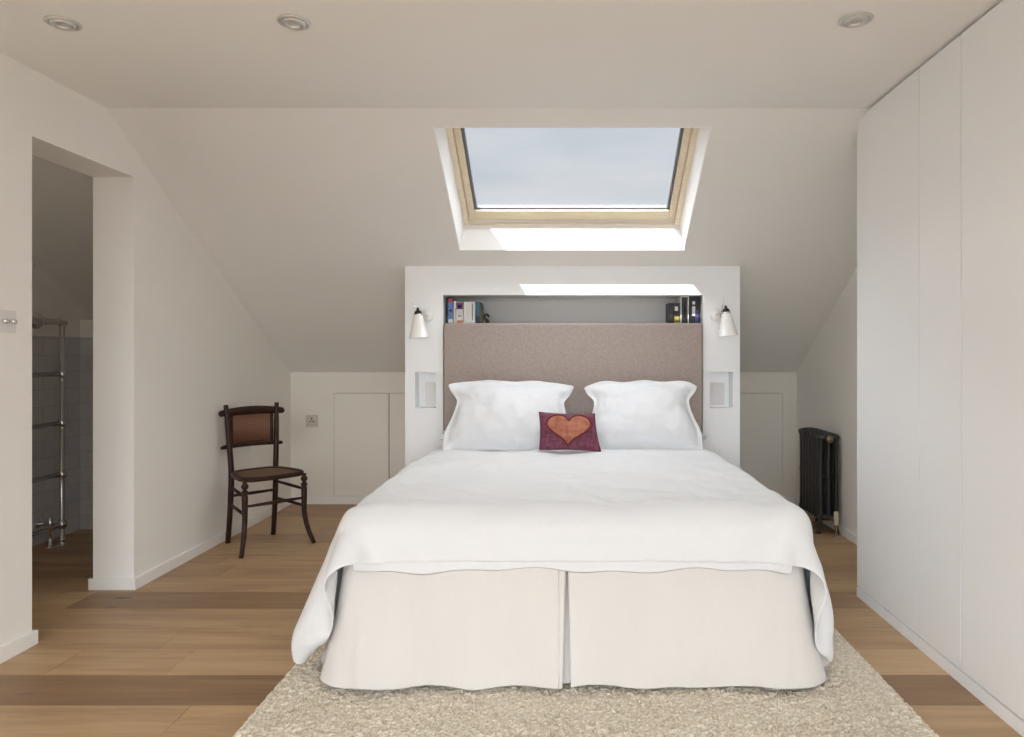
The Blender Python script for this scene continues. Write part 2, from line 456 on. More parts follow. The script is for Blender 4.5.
# partition wall on the left with the bathroom opening, following the slope
ys = [YF, 2.868, 3.33, 3.54, YK + .05]; zz = [0, 2.085, ZC]
def topclip(y, z): return min(z, slope_z(y) + .004) if z > 2.3 else min(z, slope_z(y))
bm = panel([YF, 2.868, YR, 3.54, 3.80, YK], [0, .02, 2.085, 2.40], {(1, 0), (2, 0), (1, 1), (2, 1)}, XLo, XL, axis='x',
           clip=lambda y, z: z if z < 1 else (min(z, slope_z(y) - (.001 if z < 2.3 else 0)) if y < 3.7 else slope_z(y) - (.002 if z < 2.3 else 0)))
struct('wall_left', bm, M['wall'])
# right wall
bm = bmesh.new(); prism(bm, [(YF, 0), (YK + .2, 0), (YK + .2, slope_z(YK + .2)), (YR, ZC), (YF, ZC)], XR, XR + .2, 'x')
struct('wall_right', bm, M['wall'])

# far knee wall with eaves doors
DZ0, DZ1 = .062, .876
LD = [-1.857, -1.422, -1.06]; RD = [1.12, 1.690]
bm = panel([XLo, LD[0], -1.05, 1.12, RD[1], XR], [0, DZ0, DZ1, ZK + .0], {(1, 1), (3, 1)}, YK, YK + .15)
struct('wall_back', bm, M['knee'])
struct('trim_3', panel([LD[0], LD[2], RD[0], RD[1]], [DZ0, DZ1], {(1, 0)}, YK + .06, YK + .07), M['gap'])
g = .003
for k, (a, c) in enumerate(((LD[0], LD[1]), (LD[1], LD[2] + .01), (RD[0], RD[1]))):
    struct('door_%d' % (k + 1), box(a + g, c - g, YK - .001, YK + .018, DZ0 + g, DZ1 - g), M['eaves'], bevel=.0015)
# access panel in the left wall beside the chair
struct('door_4', box(XL - .01, XL + .002, 4.83, 5.49, .07, .873), M['wall'])

# bathroom beyond the opening
bm = bmesh.new(); prism(bm, [(YF, 0), (YB + .15, 0), (YB + .15, slope_z(YB + .15)), (YR, ZC), (YF, ZC)], XB - .15, XB, 'x')
struct('wall_bathroom_left', bm, M['wall'])
struct('wall_bathroom_back', box(XB, XLo, YB, YB + .15, 0, slope_z(YB + .15)), M['wall'])
bm = bmesh.new(); bx(bm, XB - .01, XB + .010, 1.5, YB, 0, 1.30)
o = struct('trim_4', bm, M['tile']); uv_project(o, lambda c: c.y, lambda c: c.z + .01)
bm = bmesh.new(); bx(bm, XB + .010, XLo, YB - .010, YB + .01, 0, 1.30)
o = struct('trim_5', bm, M['tile']); uv_project(o, lambda c: c.x, lambda c: c.z + .01)
bm = box(XB, XLo, 1.4, 1.5, 0, ZC); struct('wall_bathroom_front', bm, M['wall'])

# wall behind the camera; its wide unseen window is added to light the room
bm = panel([-3.6, -2.15, 1.75, 2.1], [0, .12, 2.30, ZC], {(1, 1)}, YF - .2, YF)
struct('wall_front', bm, M['wall'])
w2 = bpy.data.objects.new('window_added', None); COL.objects.link(w2); w2['kind'] = 'structure'
b = bmesh.new()
for xx in (-2.15, -1.17, -.23, .71, 1.69): bx(b, xx, xx + .06, YF - .14, YF - .08, .12, 2.30)
for zq in (.12, 2.24): bx(b, -2.15, 1.75, YF - .139, YF - .081, zq, zq + .06)
obj('window_frame', b, M['trim'], w2)
obj('pane', box(-2.15, 1.75, YF - .113, YF - .108, .12, 2.30), M['glass'], w2)

# skirting boards
HB = .057; TB = .015
struct('baseboard_left', panel([YF, 2.868 + TB], [0, HB], set(), XL, XL + TB, axis='x'), M['trim'], bevel=.002)
struct('baseboard_jamb', panel([XLo - TB, XL], [0, HB], set(), 2.868, 2.868 + TB), M['trim'], bevel=.002)
struct('baseboard_partition', panel([3.54 - TB, YK - TB], [0, HB], set(), XL, XL + TB, axis='x'), M['trim'], bevel=.002)
struct('baseboard_corner', panel([XLo - TB, XL], [0, HB], set(), 3.54 - TB, 3.54), M['trim'], bevel=.002)
struct('baseboard_back', panel([XL, -1.03], [0, HB], set(), YK - TB, YK), M['trim'], bevel=.002)
struct('baseboard_back_right', panel([1.07, XR - TB], [0, HB], set(), YK - TB, YK), M['trim'], bevel=.002)
struct('baseboard_right', panel([3.46, YK], [0, HB], set(), XR - TB, XR, axis='x'), M['trim'], bevel=.002)

# ------------------------------------------------------------------ built-in surround behind the bed
YS = 4.369; ZS = slope_z(YS) + .001
SXa, SXb = -1.023, 1.067
HX0, HX1 = (443 - CX) / F * YS, (703 - CX) / F * YS
NZ0, NZ1 = .25, H + 57 / F * YS
lx0, lx1 = (415 - CX) / F * YS, (436 - CX) / F * YS
rx0, rx1 = (710 - CX) / F * YS, (733 - CX) / F * YS
cz0, cz1 = H - 56 / F * YS, H - 20 / F * YS
sur = thing('bed_surround', 'white built-in headboard wall with long book niche, under the skylight', 'built-in surround', (0, YS, 0))
def loc(o, p): # keep world geometry while parented to an empty at p
    o.matrix_parent_inverse = Matrix.Translation(-Vector(p)); return o
xsx = [SXa, lx0, lx1, HX0, HX1, rx0, rx1, SXb]; zsx = [0, NZ0, cz0, cz1, NZ1, ZS]
bm = panel(xsx, zsx, {(3, 1), (3, 2), (3, 3), (1, 2), (5, 2)}, YS, YS + .03)
loc(obj('front_panel', bm, M['surround'], sur), (0, YS, 0))
# sides, following the slope
for xa, xb_ in ((SXa, SXa + .03), (SXb - .03, SXb)):
    b = bmesh.new()
    prism(b, [(YS + .03, 0), (YK - TB - .001, 0), (YK - TB - .001, slope_z(YK) - .002), (YS + .03, slope_z(YS + .03) - .002)], xa, xb_, 'x')
    loc(obj('side_panel', b, M['surround'], sur), (0, YS, 0))
YN = 4.62
M['niche'] = mat('grey_niche', (.58, .575, .565), .6)  # inside of the niche, darker grey than the white surround
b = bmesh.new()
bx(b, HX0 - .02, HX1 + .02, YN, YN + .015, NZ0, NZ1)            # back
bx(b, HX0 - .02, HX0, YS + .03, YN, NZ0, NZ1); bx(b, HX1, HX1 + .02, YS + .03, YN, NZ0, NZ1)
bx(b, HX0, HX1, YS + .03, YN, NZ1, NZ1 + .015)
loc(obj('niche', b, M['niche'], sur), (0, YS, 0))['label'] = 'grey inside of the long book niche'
ZH = H - (-29) / F * 4.345     # headboard top
b = box(HX0 + .0005, HX1 - .0005, YS + .062, YN, ZH - .03, ZH - .008)
loc(obj('shelf', b, M['surround'], sur), (0, YS, 0))
for a, c in ((lx0, lx1), (rx0, rx1)):
    b = bmesh.new(); t = .012; dp = .085
    bx(b, a - t, c + t, YS + .03 + dp, YS + .03 + dp + t, cz0 - t, cz1 + t)
    bx(b, a - t, a, YS + .03, YS + .03 + dp, cz0 - t, cz1 + t); bx(b, c, c + t, YS + .03, YS + .03 + dp, cz0 - t, cz1 + t)
    bx(b, a, c, YS + .03, YS + .03 + dp, cz0 - t, cz0); bx(b, a, c, YS + .03, YS + .03 + dp, cz1, cz1 + t)
    loc(obj('recess', b, M['surround'], sur), (0, YS, 0))
# switch plates inside the two recesses
for i, (a, c) in enumerate(((lx0 + .042, lx1 - .008), (rx0 + .02, rx1 - .03))):
    s = thing('light_switch', ('white slim switch plate inside the recess left of the headboard', 'white slim switch plate inside the recess right of the headboard')[i], 'switch', ((a + c) / 2, YS + .115, (cz0 + cz1) / 2 - .03), group=None)
    w = (c - a) / 2
    obj('plate', box(-w, w, -.008, 0, -.07, .07), M['plate'], s, bevel=.003)
    obj('rocker', box(-w * .55, w * .55, -.013, -.007, .01, .05), M['plate'], s, bevel=.002)

# ------------------------------------------------------------------ upholstered headboard
b = box(HX0 + .008, HX1 - .008, 4.325, YS + .06, .10, ZH)
o = obj('headboard', b, M['headboard'], smooth=True, bevel=.018, seg=4)
tag(o, 'wide taupe woven-fabric headboard set into the white surround', 'headboard')

# ------------------------------------------------------------------ bed
BX = .015; HWD = .80; YF0 = 2.50; YH = 4.315; ZM = .60
bed = thing('bed', 'double bed base and mattress under the white bedding, on the cream rug', 'bed', (BX, 3.4, 0))
def rel(o): o.matrix_parent_inverse = Matrix.Translation(-Vector((BX, 3.4, 0))); return o
rel(obj('mattress', box(BX - HWD + .02, BX + HWD - .02, YF0 + .03, YH, .34, ZM - .012), M['pillow'], bed, smooth=True, bevel=.05, seg=4))
rel(obj('base', box(BX - HWD + .03, BX + HWD - .03, YF0 + .04, YH, .11, .338), M['divan'], bed, bevel=.01))
RUGZ = .018
for sx in (-1, 1):
    for yy in (2.60, 4.15):
        b = bmesh.new(); zf = RUGZ if yy < 4.05 else 0.0
        m_ = Matrix.Translation((BX + sx * .705, yy, 0))
        lathe(b, [(.012, .115), (.014, .085), (.026, .08), (.03, .05), (.026, zf)], 16, m_)
        rel(obj('foot', b, M['black'], bed, smooth=True))

# ------------------------------------------------------------------ duvet by a small cloth relaxation
def fl(z):   # the bed skirt flares out towards the floor
    return np.clip((.42 - z) / .42, 0, 1)
def simulate():
    sp_ = .03
    left, right, front = .53, .50, .155
    W = 2 * HWD + left + right
    ybk = 4.17
    Ltot = (ybk - YF0) + front
    nx = int(W / sp_) + 1; ny = int(Ltot / sp_) + 1
    X, Y = np.meshgrid(np.linspace(BX - HWD - left, BX + HWD + right, nx), np.linspace(YF0 - front, ybk, ny), indexing='ij')
    rs = np.random.RandomState(4)
    Z = np.full_like(X, ZM + .07)
    P = np.stack([X, Y, Z], -1)
    dx = X[1, 0] - X[0, 0]; dy = Y[0, 1] - Y[0, 0]
    k = rs.rand(nx, ny)
    for _ in range(6): k = (k + np.roll(k, 1, 0) + np.roll(k, -1, 0) + np.roll(k, 1, 1) + np.roll(k, -1, 1)) / 5
    P[..., 2] += (k - k.mean()) * .12
    prev = P.copy()
    c = np.array([BX, (YF0 + 5.0) / 2, ZM / 2 - .5]); hb = np.array([HWD + .058, (5.0 - YF0) / 2 + .016, ZM / 2 + .522])
    r = .085; thick = .016
    def collide(P, prev):
        q0 = P - c
        flr = fl(P[..., 2])
        sgn = np.sign(q0)
        ext = np.stack([np.where(q0[..., 0] < 0, .08, .05) * flr, .02 * flr, np.zeros_like(flr)], -1)
        q = np.abs(q0) - (hb + ext - r)
        qm = np.maximum(q, 0); ln = np.linalg.norm(qm, axis=-1)
        d = ln + np.minimum(q.max(-1), 0) - r
        nrm = np.where(ln[..., None] > 1e-6, qm / np.maximum(ln[..., None], 1e-6), 0)
        inside = ln <= 1e-6
        am = q.argmax(-1)
        eye = np.eye(3)[am]
        nrm = np.where(inside[..., None], eye, nrm) * np.where(sgn == 0, 1, sgn)
        pen = np.clip(thick - d, 0, None)
        hit = pen > 0
        P = P + nrm * pen[..., None]
        # friction
        mv = P - prev; tn = mv - nrm * (mv * nrm).sum(-1, keepdims=True)
        P = np.where(hit[..., None], P - tn * .35, P)
        low = P[..., 2] < .045
        P[..., 2] = np.where(low, .045, P[..., 2])
        return P
    def con(A, B, rest, st):
        d = B - A; l = np.linalg.norm(d, axis=-1, keepdims=True)
        corr = d * ((l - rest) / np.maximum(l, 1e-8)) * .5 * st
        A += corr; B -= corr
    dg = math.hypot(dx, dy)
    pins = P[:, -1].copy()
    steps = 170
    for s in range(steps):
        v = (P - prev) * .965
        prev = P.copy()
        P = P + v; P[..., 2] -= 9.8 * (1 / 60.0) ** 2 * .8
        for it in range(14):
            for o_ in (0, 1):
                con(P[o_:-1:2][:P[o_ + 1::2].shape[0]], P[o_ + 1::2], dx, 1)
                con(P[:, o_:-1:2][:, :P[:, o_ + 1::2].shape[1]], P[:, o_ + 1::2], dy, 1)
            for o_ in (0, 1):
                A = P[o_:-1:2, :-1]; B = P[o_ + 1::2, 1:]; A = A[:B.shape[0]]
                con(A, B, dg, .4)
                A = P[o_:-1:2, 1:]; B = P[o_ + 1::2, :-1]; A = A[:B.shape[0]]
                con(A, B, dg, .4)
            for (st_, gap) in ((.3, 2), (.12, 4)):
                for o_ in range(gap * 2):
                    if o_ < gap or True:
                        A = P[o_:-gap:gap * 2]; B = P[o_ + gap::gap * 2]; A = A[:B.shape[0]]; B = B[:A.shape[0]]
                        con(A, B, dx * gap, st_)
                        A = P[:, o_:-gap:gap * 2]; B = P[:, o_ + gap::gap * 2]; A = A[:, :B.shape[1]]; B = B[:, :A.shape[1]]
                        con(A, B, dy * gap, st_)
            P[:, -1, 1] = pins[:, 1]
            k_ = min(1, s / 60.0)
            for ii, tgt in ((0, (-.995, 2.585, .115)), (nx - 1, (.925, 2.58, .10))):
                if k_ > .3: P[ii, 0] += (np.array(tgt) - P[ii, 0]) * (.05 if s < 60 else .6)
            if s > 80:      # the sides settle close to the bed
                lim = max(0, 1 - (s - 80) / 50) * .3
                hang = P[..., 2] < .46
                P[..., 0] = np.where(hang, np.clip(P[..., 0], -1.0 - lim, .955 + lim), P[..., 0])
            if it % 3 == 2: P = collide(P, prev)
        P = collide(P, prev)
    return P, nx, ny
P, nx, ny = simulate()
def fbm(p, s, o=3):
    return noise.fractal(Vector(p) * s, 1.0, 2.0, o)
def grid_mesh(P, nx, ny):
    b = bmesh.new()
    V = [[b.verts.new(tuple(P[i, j])) for j in range(ny)] for i in range(nx)]
    for i in range(nx - 1):
        for j in range(ny - 1):
            b.faces.new((V[i][j], V[i + 1][j], V[i + 1][j + 1], V[i][j + 1]))
    return b, V
b, V = grid_mesh(P, nx, ny)
b.normal_update()
for i in range(nx):
    for j in range(ny):
        v = V[i][j]
        top = 1 if v.co.z > .55 else .5
        x, y = i * .03, j * .03
        wx = fbm((x, y, 9), 1.7) * .5
        dd = .011 * fbm((x, y * .7, 0), 3.0) - .019 * abs(fbm((x * 1.5 + wx, y * 1.1 + wx, 5), 3.4)) + .006 * fbm((x, y, 2), 10)
        # soft long creases running from the foot towards the pillows
        if j == 3: dd -= .004
        if j < 3: dd += .001
        v.co += v.normal * (dd + .005) * top
duvet = obj('duvet', b, M['linen'], smooth=True, recalc=False)
md = duvet.modifiers.new('thick', 'SOLIDIFY'); md.thickness = .010; md.offset = -1
md = duvet.modifiers.new('sub', 'SUBSURF'); md.levels = 1; md.render_levels = 2; md.boundary_smooth = 'PRESERVE_CORNERS'
tag(duvet, 'white linen duvet spread over the bed, corners hanging at the foot', 'duvet')
# inner hem of the cover showing below the front edge
b = bmesh.new(); rows = []
i0, i1 = 0, nx - 1
for i in range(nx):
    p = Vector(P[i, 0]); p1 = Vector(P[i, 1])
    if abs(p.x - BX) > HWD - .03: continue
    dn = (p - p1).normalized()
    off = Vector((0, .016, 0))
    lo = .034 + .008 * math.sin(p.x * 9) + .006 * math.sin(p.x * 23 + 1)
    rows.append([p1 + off, p + off * .9, p + off * .8 + Vector((0, 0, -lo))])
RV = [[b.verts.new(q) for q in r_] for r_ in rows]
for i in range(len(RV) - 1):
    for j in range(2): b.faces.new((RV[i][j], RV[i + 1][j], RV[i + 1][j + 1], RV[i][j + 1]))
o = obj('inner_hem', b, M['linen'], duvet, smooth=True)
md = o.modifiers.new('thick', 'SOLIDIFY'); md.thickness = .003
md = o.modifiers.new('sub', 'SUBSURF'); md.levels = 1; md.render_levels = 1

# ------------------------------------------------------------------ bed skirt
def skirt():
    b = bmesh.new()
    z_top, z_bot = .455, RUGZ + .014
    path = []   # (base point fn)
    nv = 14
    cols = []
    def col(f): cols.append([b.verts.new(f(k / nv)) for k in range(nv + 1)])
    def side(sx, y):
        def f(t):
            # flare grows quadratically with t
            near = math.exp(-((y - 2.74) / .20) ** 2)
            w = .020 * math.sin(y * 17 + sx) * t + .010 * math.sin(y * 41) * t
            o_ = .030 + (.035 + .090 * near + w) * t ** 1.3
            return (BX + sx * (HWD + o_), y - .02 * t * near, z_top + (z_bot - z_top) * t + .006 * math.sin(y * 20) * t)
        return f
    def corner(sx, a):   # a 0 on the side .. 1 on the front
        def f(t):
            ang = a * PI / 2
            rr = .05
            cx_, cy_ = BX + sx * (HWD - rr), YF0 + rr
            o_ = rr + .012 + .018 * (1 - a) + (.060 + .035 * (1 - a)) * t ** 1.3
            return (cx_ + sx * math.cos(ang) * o_, cy_ - math.sin(ang) * o_, z_top + (z_bot - z_top) * t)
        return f
    def frontp(x, dy=0.0, pl=0.0, g=0.0):
        def f(t):
            xx = x + g * t ** .9
            w = .011 * math.sin(x * 8.2 + .6) + .007 * math.sin(x * 19 + 2) + .014 * fbm((x, 0, t * .25), 4)
            edge = .02 * math.exp(-((abs(x) - .72) / .12) ** 2)
            o_ = .012 + (.052 + w + edge) * t ** 1.2
            zb_ = z_bot + .007 * math.sin(x * 9 + 1) + .004 * math.sin(x * 23)
            return (BX + xx, YF0 - o_ + dy + pl * t, z_top + (zb_ - z_top) * t)
        return f
    ys_ = list(np.linspace(4.25, YF0 + .05, 60))
    for y in ys_: col(side(-1, y))
    for a in np.linspace(.15, .85, 6): col(corner(-1, a))
    for x in np.linspace(-HWD + .05, -.045, 34): col(frontp(x))
    c0 = -.022
    for x, dy, g in ((-.034, 0, 0), (-.022, 0, 0), (-.010, 0, -.006), (-.003, .001, -.016), (-.006, .010, -.02), (-.03, .020, -.02), (-.05, .026, 0),
                     (-.03, .034, 0), (0, .036, 0), (.03, .034, 0), (.05, .026, 0), (.03, .020, .014), (.006, .010, .014), (.003, .001, .010), (.010, 0, .006), (.022, 0, 0), (.034, 0, 0)):
        col(frontp(c0 + x, dy, 0, g))
    for x in np.linspace(.045 + c0, HWD - .05, 34): col(frontp(x))
    for a in np.linspace(.85, .15, 6): col(corner(1, a))
    for y in ys_[::-1]: col(side(1, y))
    for i in range(len(cols) - 1):
        for k in range(nv):
            b.faces.new((cols[i][k], cols[i][k + 1], cols[i + 1][k + 1], cols[i + 1][k]))
    return b
o = obj('bed_skirt', skirt(), M['skirt'], smooth=True)
md = o.modifiers.new('thick', 'SOLIDIFY'); md.thickness = .003; md.offset = 1
md = o.modifiers.new('sub', 'SUBSURF'); md.levels = 1; md.render_levels = 1
tag(o, 'off-white linen bed skirt with a centre pleat, hanging to the cream rug', 'bed skirt')

# ------------------------------------------------------------------ pillows
def pillow_mesh(w, h, t, seed, flange=.034, conc=.065, nu=44, nv=32, ear=.0):
    """lies in the local xz plane, bulges along y"""
    b = bmesh.new(); fr = []; bk = []
    for i in range(nu + 1):
        A, B = [], []
        for j in range(nv + 1):
            u = i / nu * 2 - 1; v = j / nv * 2 - 1
            x = u * w / 2; z = v * h / 2
            px_ = math.exp(-((v - .42) / (.34 if v > .42 else .62)) ** 2)
            lowc = 0
            z -= .030 * abs(u) ** 7 * max(0, v) ** 2
            x -= math.copysign((conc * px_ + lowc) * abs(u) ** 2.0, u) if u else 0
            z += (-.012 * (1 - u * u) * v ** 4 if v > 0 else .012 * (1 - u * u) * v ** 4) + (.026 * (1 - abs(u) ** 3) * v ** 2 if v > 0 else 0)
            fu = 1 - 2 * flange / w; fv = 1 - 2 * flange / h
            a = max(0, 1 - (abs(u) / fu) ** 2.2); c = max(0, 1 - (abs(v) / fv) ** 2.2)
            th = t * (a ** .6) * (c ** .55) * (1 - .18 * v)
            wr = fbm((x + seed, z, seed), 5) * .022 * (a * c) ** .3 + fbm((x * 1.0 + seed * 3, z, 1), 14) * .007
            # radial creases near the corners
            cr = .009 * math.sin(26 * math.atan2(z, x) + seed) * max(0, (abs(u) * abs(v)) - .30) * (1 if a * c > 0 else .6)
            fw = .012 * math.sin(u * 9 + seed) * (abs(v) ** 6) + .012 * math.sin(v * 8 + seed * 2) * (abs(u) ** 6)
            edge = (i in (0, nu)) or (j in (0, nv))
            A.append(b.verts.new((x, -th - wr - cr + fw - .0015, z)))
            B.append(A[-1] if edge else b.verts.new((x, th * .8 + fw + .0015, z)))
        fr.append(A); bk.append(B)
    for i in range(nu):
        for j in range(nv):
            b.faces.new((fr[i][j], fr[i + 1][j], fr[i + 1][j + 1], fr[i][j + 1]))
            q = [bk[i][j], bk[i][j + 1], bk[i + 1][j + 1], bk[i + 1][j]]
            if len(set(q)) == 4 and not all(x in (fr[i][j], fr[i][j + 1], fr[i + 1][j + 1], fr[i + 1][j]) for x in q): b.faces.new(q)
    return b
def place(o, loc_, rx=0, ry=0, rz=0):
    o.rotation_mode = 'XYZ'; o.location = loc_; o.rotation_euler = (rx, ry, rz); return o
TOPZ = ZM + .045
def add_pillow(cx_, D, zc, w, h, t, lean, ry, rz, seed, label, grp):
    o = obj('pillow', pillow_mesh(w, h, t, seed, *((.008, .01) if h < .3 else ())), M['pillow'], smooth=True)
    md = o.modifiers.new('sub', 'SUBSURF'); md.levels = 1; md.render_levels = 1
    place(o, (cx_, D, zc), lean, ry, rz)
    return tag(o, label, 'pillow', grp)
# front pair, leaning back on the headboard
p1 = at(510, 414, 4.13); p2 = at(642, 412, 4.13)
add_pillow(p1.x, 4.13, TOPZ + .172, .775, .452, .115, -.50, .015, .02, 1.3, 'large white flanged pillow leaning left of the red heart cushion', 'front pillows')
add_pillow(p2.x, 4.13, TOPZ + .172, .70, .452, .115, -.50, -.012, -.03, 4.1, 'large white flanged pillow leaning right of the red heart cushion', 'front pillows')
# back pair lying flat behind
add_pillow(-.39, 4.212, TOPZ + .05, .76, .17, .045, -1.45, 0, 0, 7.7, 'white pillow lying flat behind the left front pillow', 'back pillows')
add_pillow(.44, 4.212, TOPZ + .05, .76, .17, .045, -1.45, 0, 0, 9.2, 'white pillow lying flat behind the right front pillow', 'back pillows')

# ------------------------------------------------------------------ heart cushion
def cushion():
    pc = at(568.5, 431.5, 3.93)
    w, h = .335, .225
    r = thing('cushion', 'small burgundy cushion with an orange embroidered heart, between the white pillows', 'cushion', (pc.x, 3.93, TOPZ + .108))
    r.rotation_euler = (-.42, 0.03, 0)
    T = .042
    def bulge(u, v):
        a = max(0, 1 - abs(u) ** 2.2); c = max(0, 1 - abs(v) ** 2.2)
        return T * (a ** .6) * (c ** .6)
    b = bmesh.new(); n = 26; fr = []; bk = []
    for i in range(n + 1):
        A, B = [], []
        for j in range(n + 1):
            u = i / n * 2 - 1; v = j / n * 2 - 1
            x = u * w / 2 * (1 + .04 * (-v)) + .012 * (-v); z = v * h / 2
            x -= .008 * (1 - v * v) * u; z -= .007 * (1 - u * u) * v
            t = bulge(u, v); e = i in (0, n) or j in (0, n)
            A.append(b.verts.new((x, -t - .002 * fbm((x, z, 3), 20), z))); B.append(A[-1] if e else b.verts.new((x, t * .8, z)))
        fr.append(A); bk.append(B)
    for i in range(n):
        for j in range(n):
            b.faces.new((fr[i][j], fr[i + 1][j], fr[i + 1][j + 1], fr[i][j + 1]))
            q = [bk[i][j], bk[i][j + 1], bk[i + 1][j + 1], bk[i + 1][j]]
            if any(x not in (fr[i][j], fr[i][j + 1], fr[i + 1][j + 1], fr[i + 1][j]) for x in q): b.faces.new(q)
    obj('cover', b, M['cushion'], r, smooth=True)
    # heart
    def hp(a, s=1.0):
        x = 16 * math.sin(a) ** 3; z = 13 * math.cos(a) - 5 * math.cos(2 * a) - 2 * math.cos(3 * a) - math.cos(4 * a)
        return Vector((x / 16 * .124 * s, (z + 2.2) / 15 * .094 * s))
    def onsurf(p, lift):
        u = p.x / (w / 2); v = p.y / (h / 2)
        return Vector((p.x, -bulge(min(1, abs(u)), min(1, abs(v))) - lift, p.y))
    b = bmesh.new(); n = 60; rings = []
    for k in range(9):
        s = 1 - k / 8.3
        rings.append([b.verts.new(onsurf(hp(2 * PI * i / n, s), .004 * min(1, k) + .002)) for i in range(n)])
    for k in range(8):
        for i in range(n): b.faces.new((rings[k][i], rings[k][(i + 1) % n], rings[k + 1][(i + 1) % n], rings[k + 1][i]))
    b.faces.new(rings[-1])
    h_ = obj('heart', b, M['heart'], r, smooth=True); h_['label'] = 'orange embroidered heart'
    b = bmesh.new(); pts = [onsurf(hp(2 * PI * i / n + .0001), .004) for i in range(n + 1)]
    tube(b, pts, .0055, 8, cap=False)
    c_ = obj('heart_outline', b, M['heart_edge'], r, smooth=True); c_['label'] = 'dark red cord around the heart'
cushion()

# ------------------------------------------------------------------ rug
def rug():
    b = bmesh.new(); x0, x1, y0, y1 = -1.045, 1.148, 1.75, 4.02; st = .007
    nx = int((x1 - x0) / st); ny = int((y1 - y0) / st)
    rs = np.random.RandomState(2)
    N1 = rs.rand(nx + 1, ny + 1); N2 = rs.rand(nx + 1, ny + 1); N3 = rs.rand(nx + 1, ny + 1)
    S = rs.rand(nx + 1, ny + 1)
    for _ in range(3): S = (S + np.roll(S, 1, 0) + np.roll(S, -1, 0) + np.roll(S, 1, 1) + np.roll(S, -1, 1)) / 5
    V = []
    for i in range(nx + 1):
        r_ = []
        for j in range(ny + 1):
            e = min(i, j, nx - i, ny - j)
            z = RUGZ * (1, 1, 1)[0] - .004 + 0.009 * (N1[i, j] - .5) + .026 * (S[i, j] - .5)
            if e == 0: z = .002
            elif e == 1: z = .010 + .004 * N1[i, j]
            jx = (N2[i, j] - .5) * .007 * (1.6 if e < 2 else 1); jy = (N3[i, j] - .5) * .007
            r_.append(b.verts.new((x0 + (x1 - x0) * i / nx + jx, y0 + (y1 - y0) * j / ny + jy, max(z, .002))))
        V.append(r_)
    for i in range(nx):
        for j in range(ny): b.faces.new((V[i][j], V[i + 1][j], V[i + 1][j + 1], V[i][j + 1]))
    o = obj('rug', b, M['rug'], recalc=False)
    tag(o, 'thick cream wool rug under the foot of the bed', 'rug')
rug()

# ------------------------------------------------------------------ wardrobe
WX = 1.416; WY1 = 3.442
wr = thing('wardrobe', 'full-height white handleless fitted wardrobe along the right wall', 'wardrobe', (WX, 2.0, 0))
def relw(o): o.matrix_parent_inverse = Matrix.Translation(-Vector((WX, 2.0, 0))); return o
b = bmesh.new(); gp = .012
prism(b, [(-1.2, .052), (WY1, .052), (WY1, slope_z(WY1) - .03), (YR - .01, ZC - .03), (YR - .03, ZC - gp), (-1.2, ZC - gp)], WX + .021, XR - .002, 'x')
relw(obj('carcass', b, M['wardrobe'], wr))
b = box(WX + .022, XR - .003, -1.2, WY1 - .002, ZC - gp, ZC - .002) if False else None
relw(obj('plinth', box(WX - .002, WX + .02, -1.2, WY1, 0, .046), M['wardrobe'], wr, bevel=.001))
seams = [WY1, 2.832, 2.529, 1.93, 1.33, .73, .13, -.5, -1.2]
for k in range(len(seams) - 1):
    y1_, y0_ = seams[k], seams[k + 1]
    gg = .0015 if k not in (1, 2) else .0025
    b = bmesh.new()
    if k == 0:
        prism(b, [(y0_ + gg, .052), (y1_, .052), (y1_, ZC - .125), (y1_ - .006, ZC - .085), (y1_ - .022, ZC - .050), (y1_ - .045, ZC - .026), (YR + .03, ZC - gp - .012), (YR, ZC - gp - .002), (y0_ + gg, ZC - gp)], WX, WX + .019, 'x')
    else: bx(b, WX, WX + .019, y0_ + gg, y1_ - gg, .052, ZC - gp)
    relw(obj('door', b, M['wardrobe'], wr, bevel=.0012))

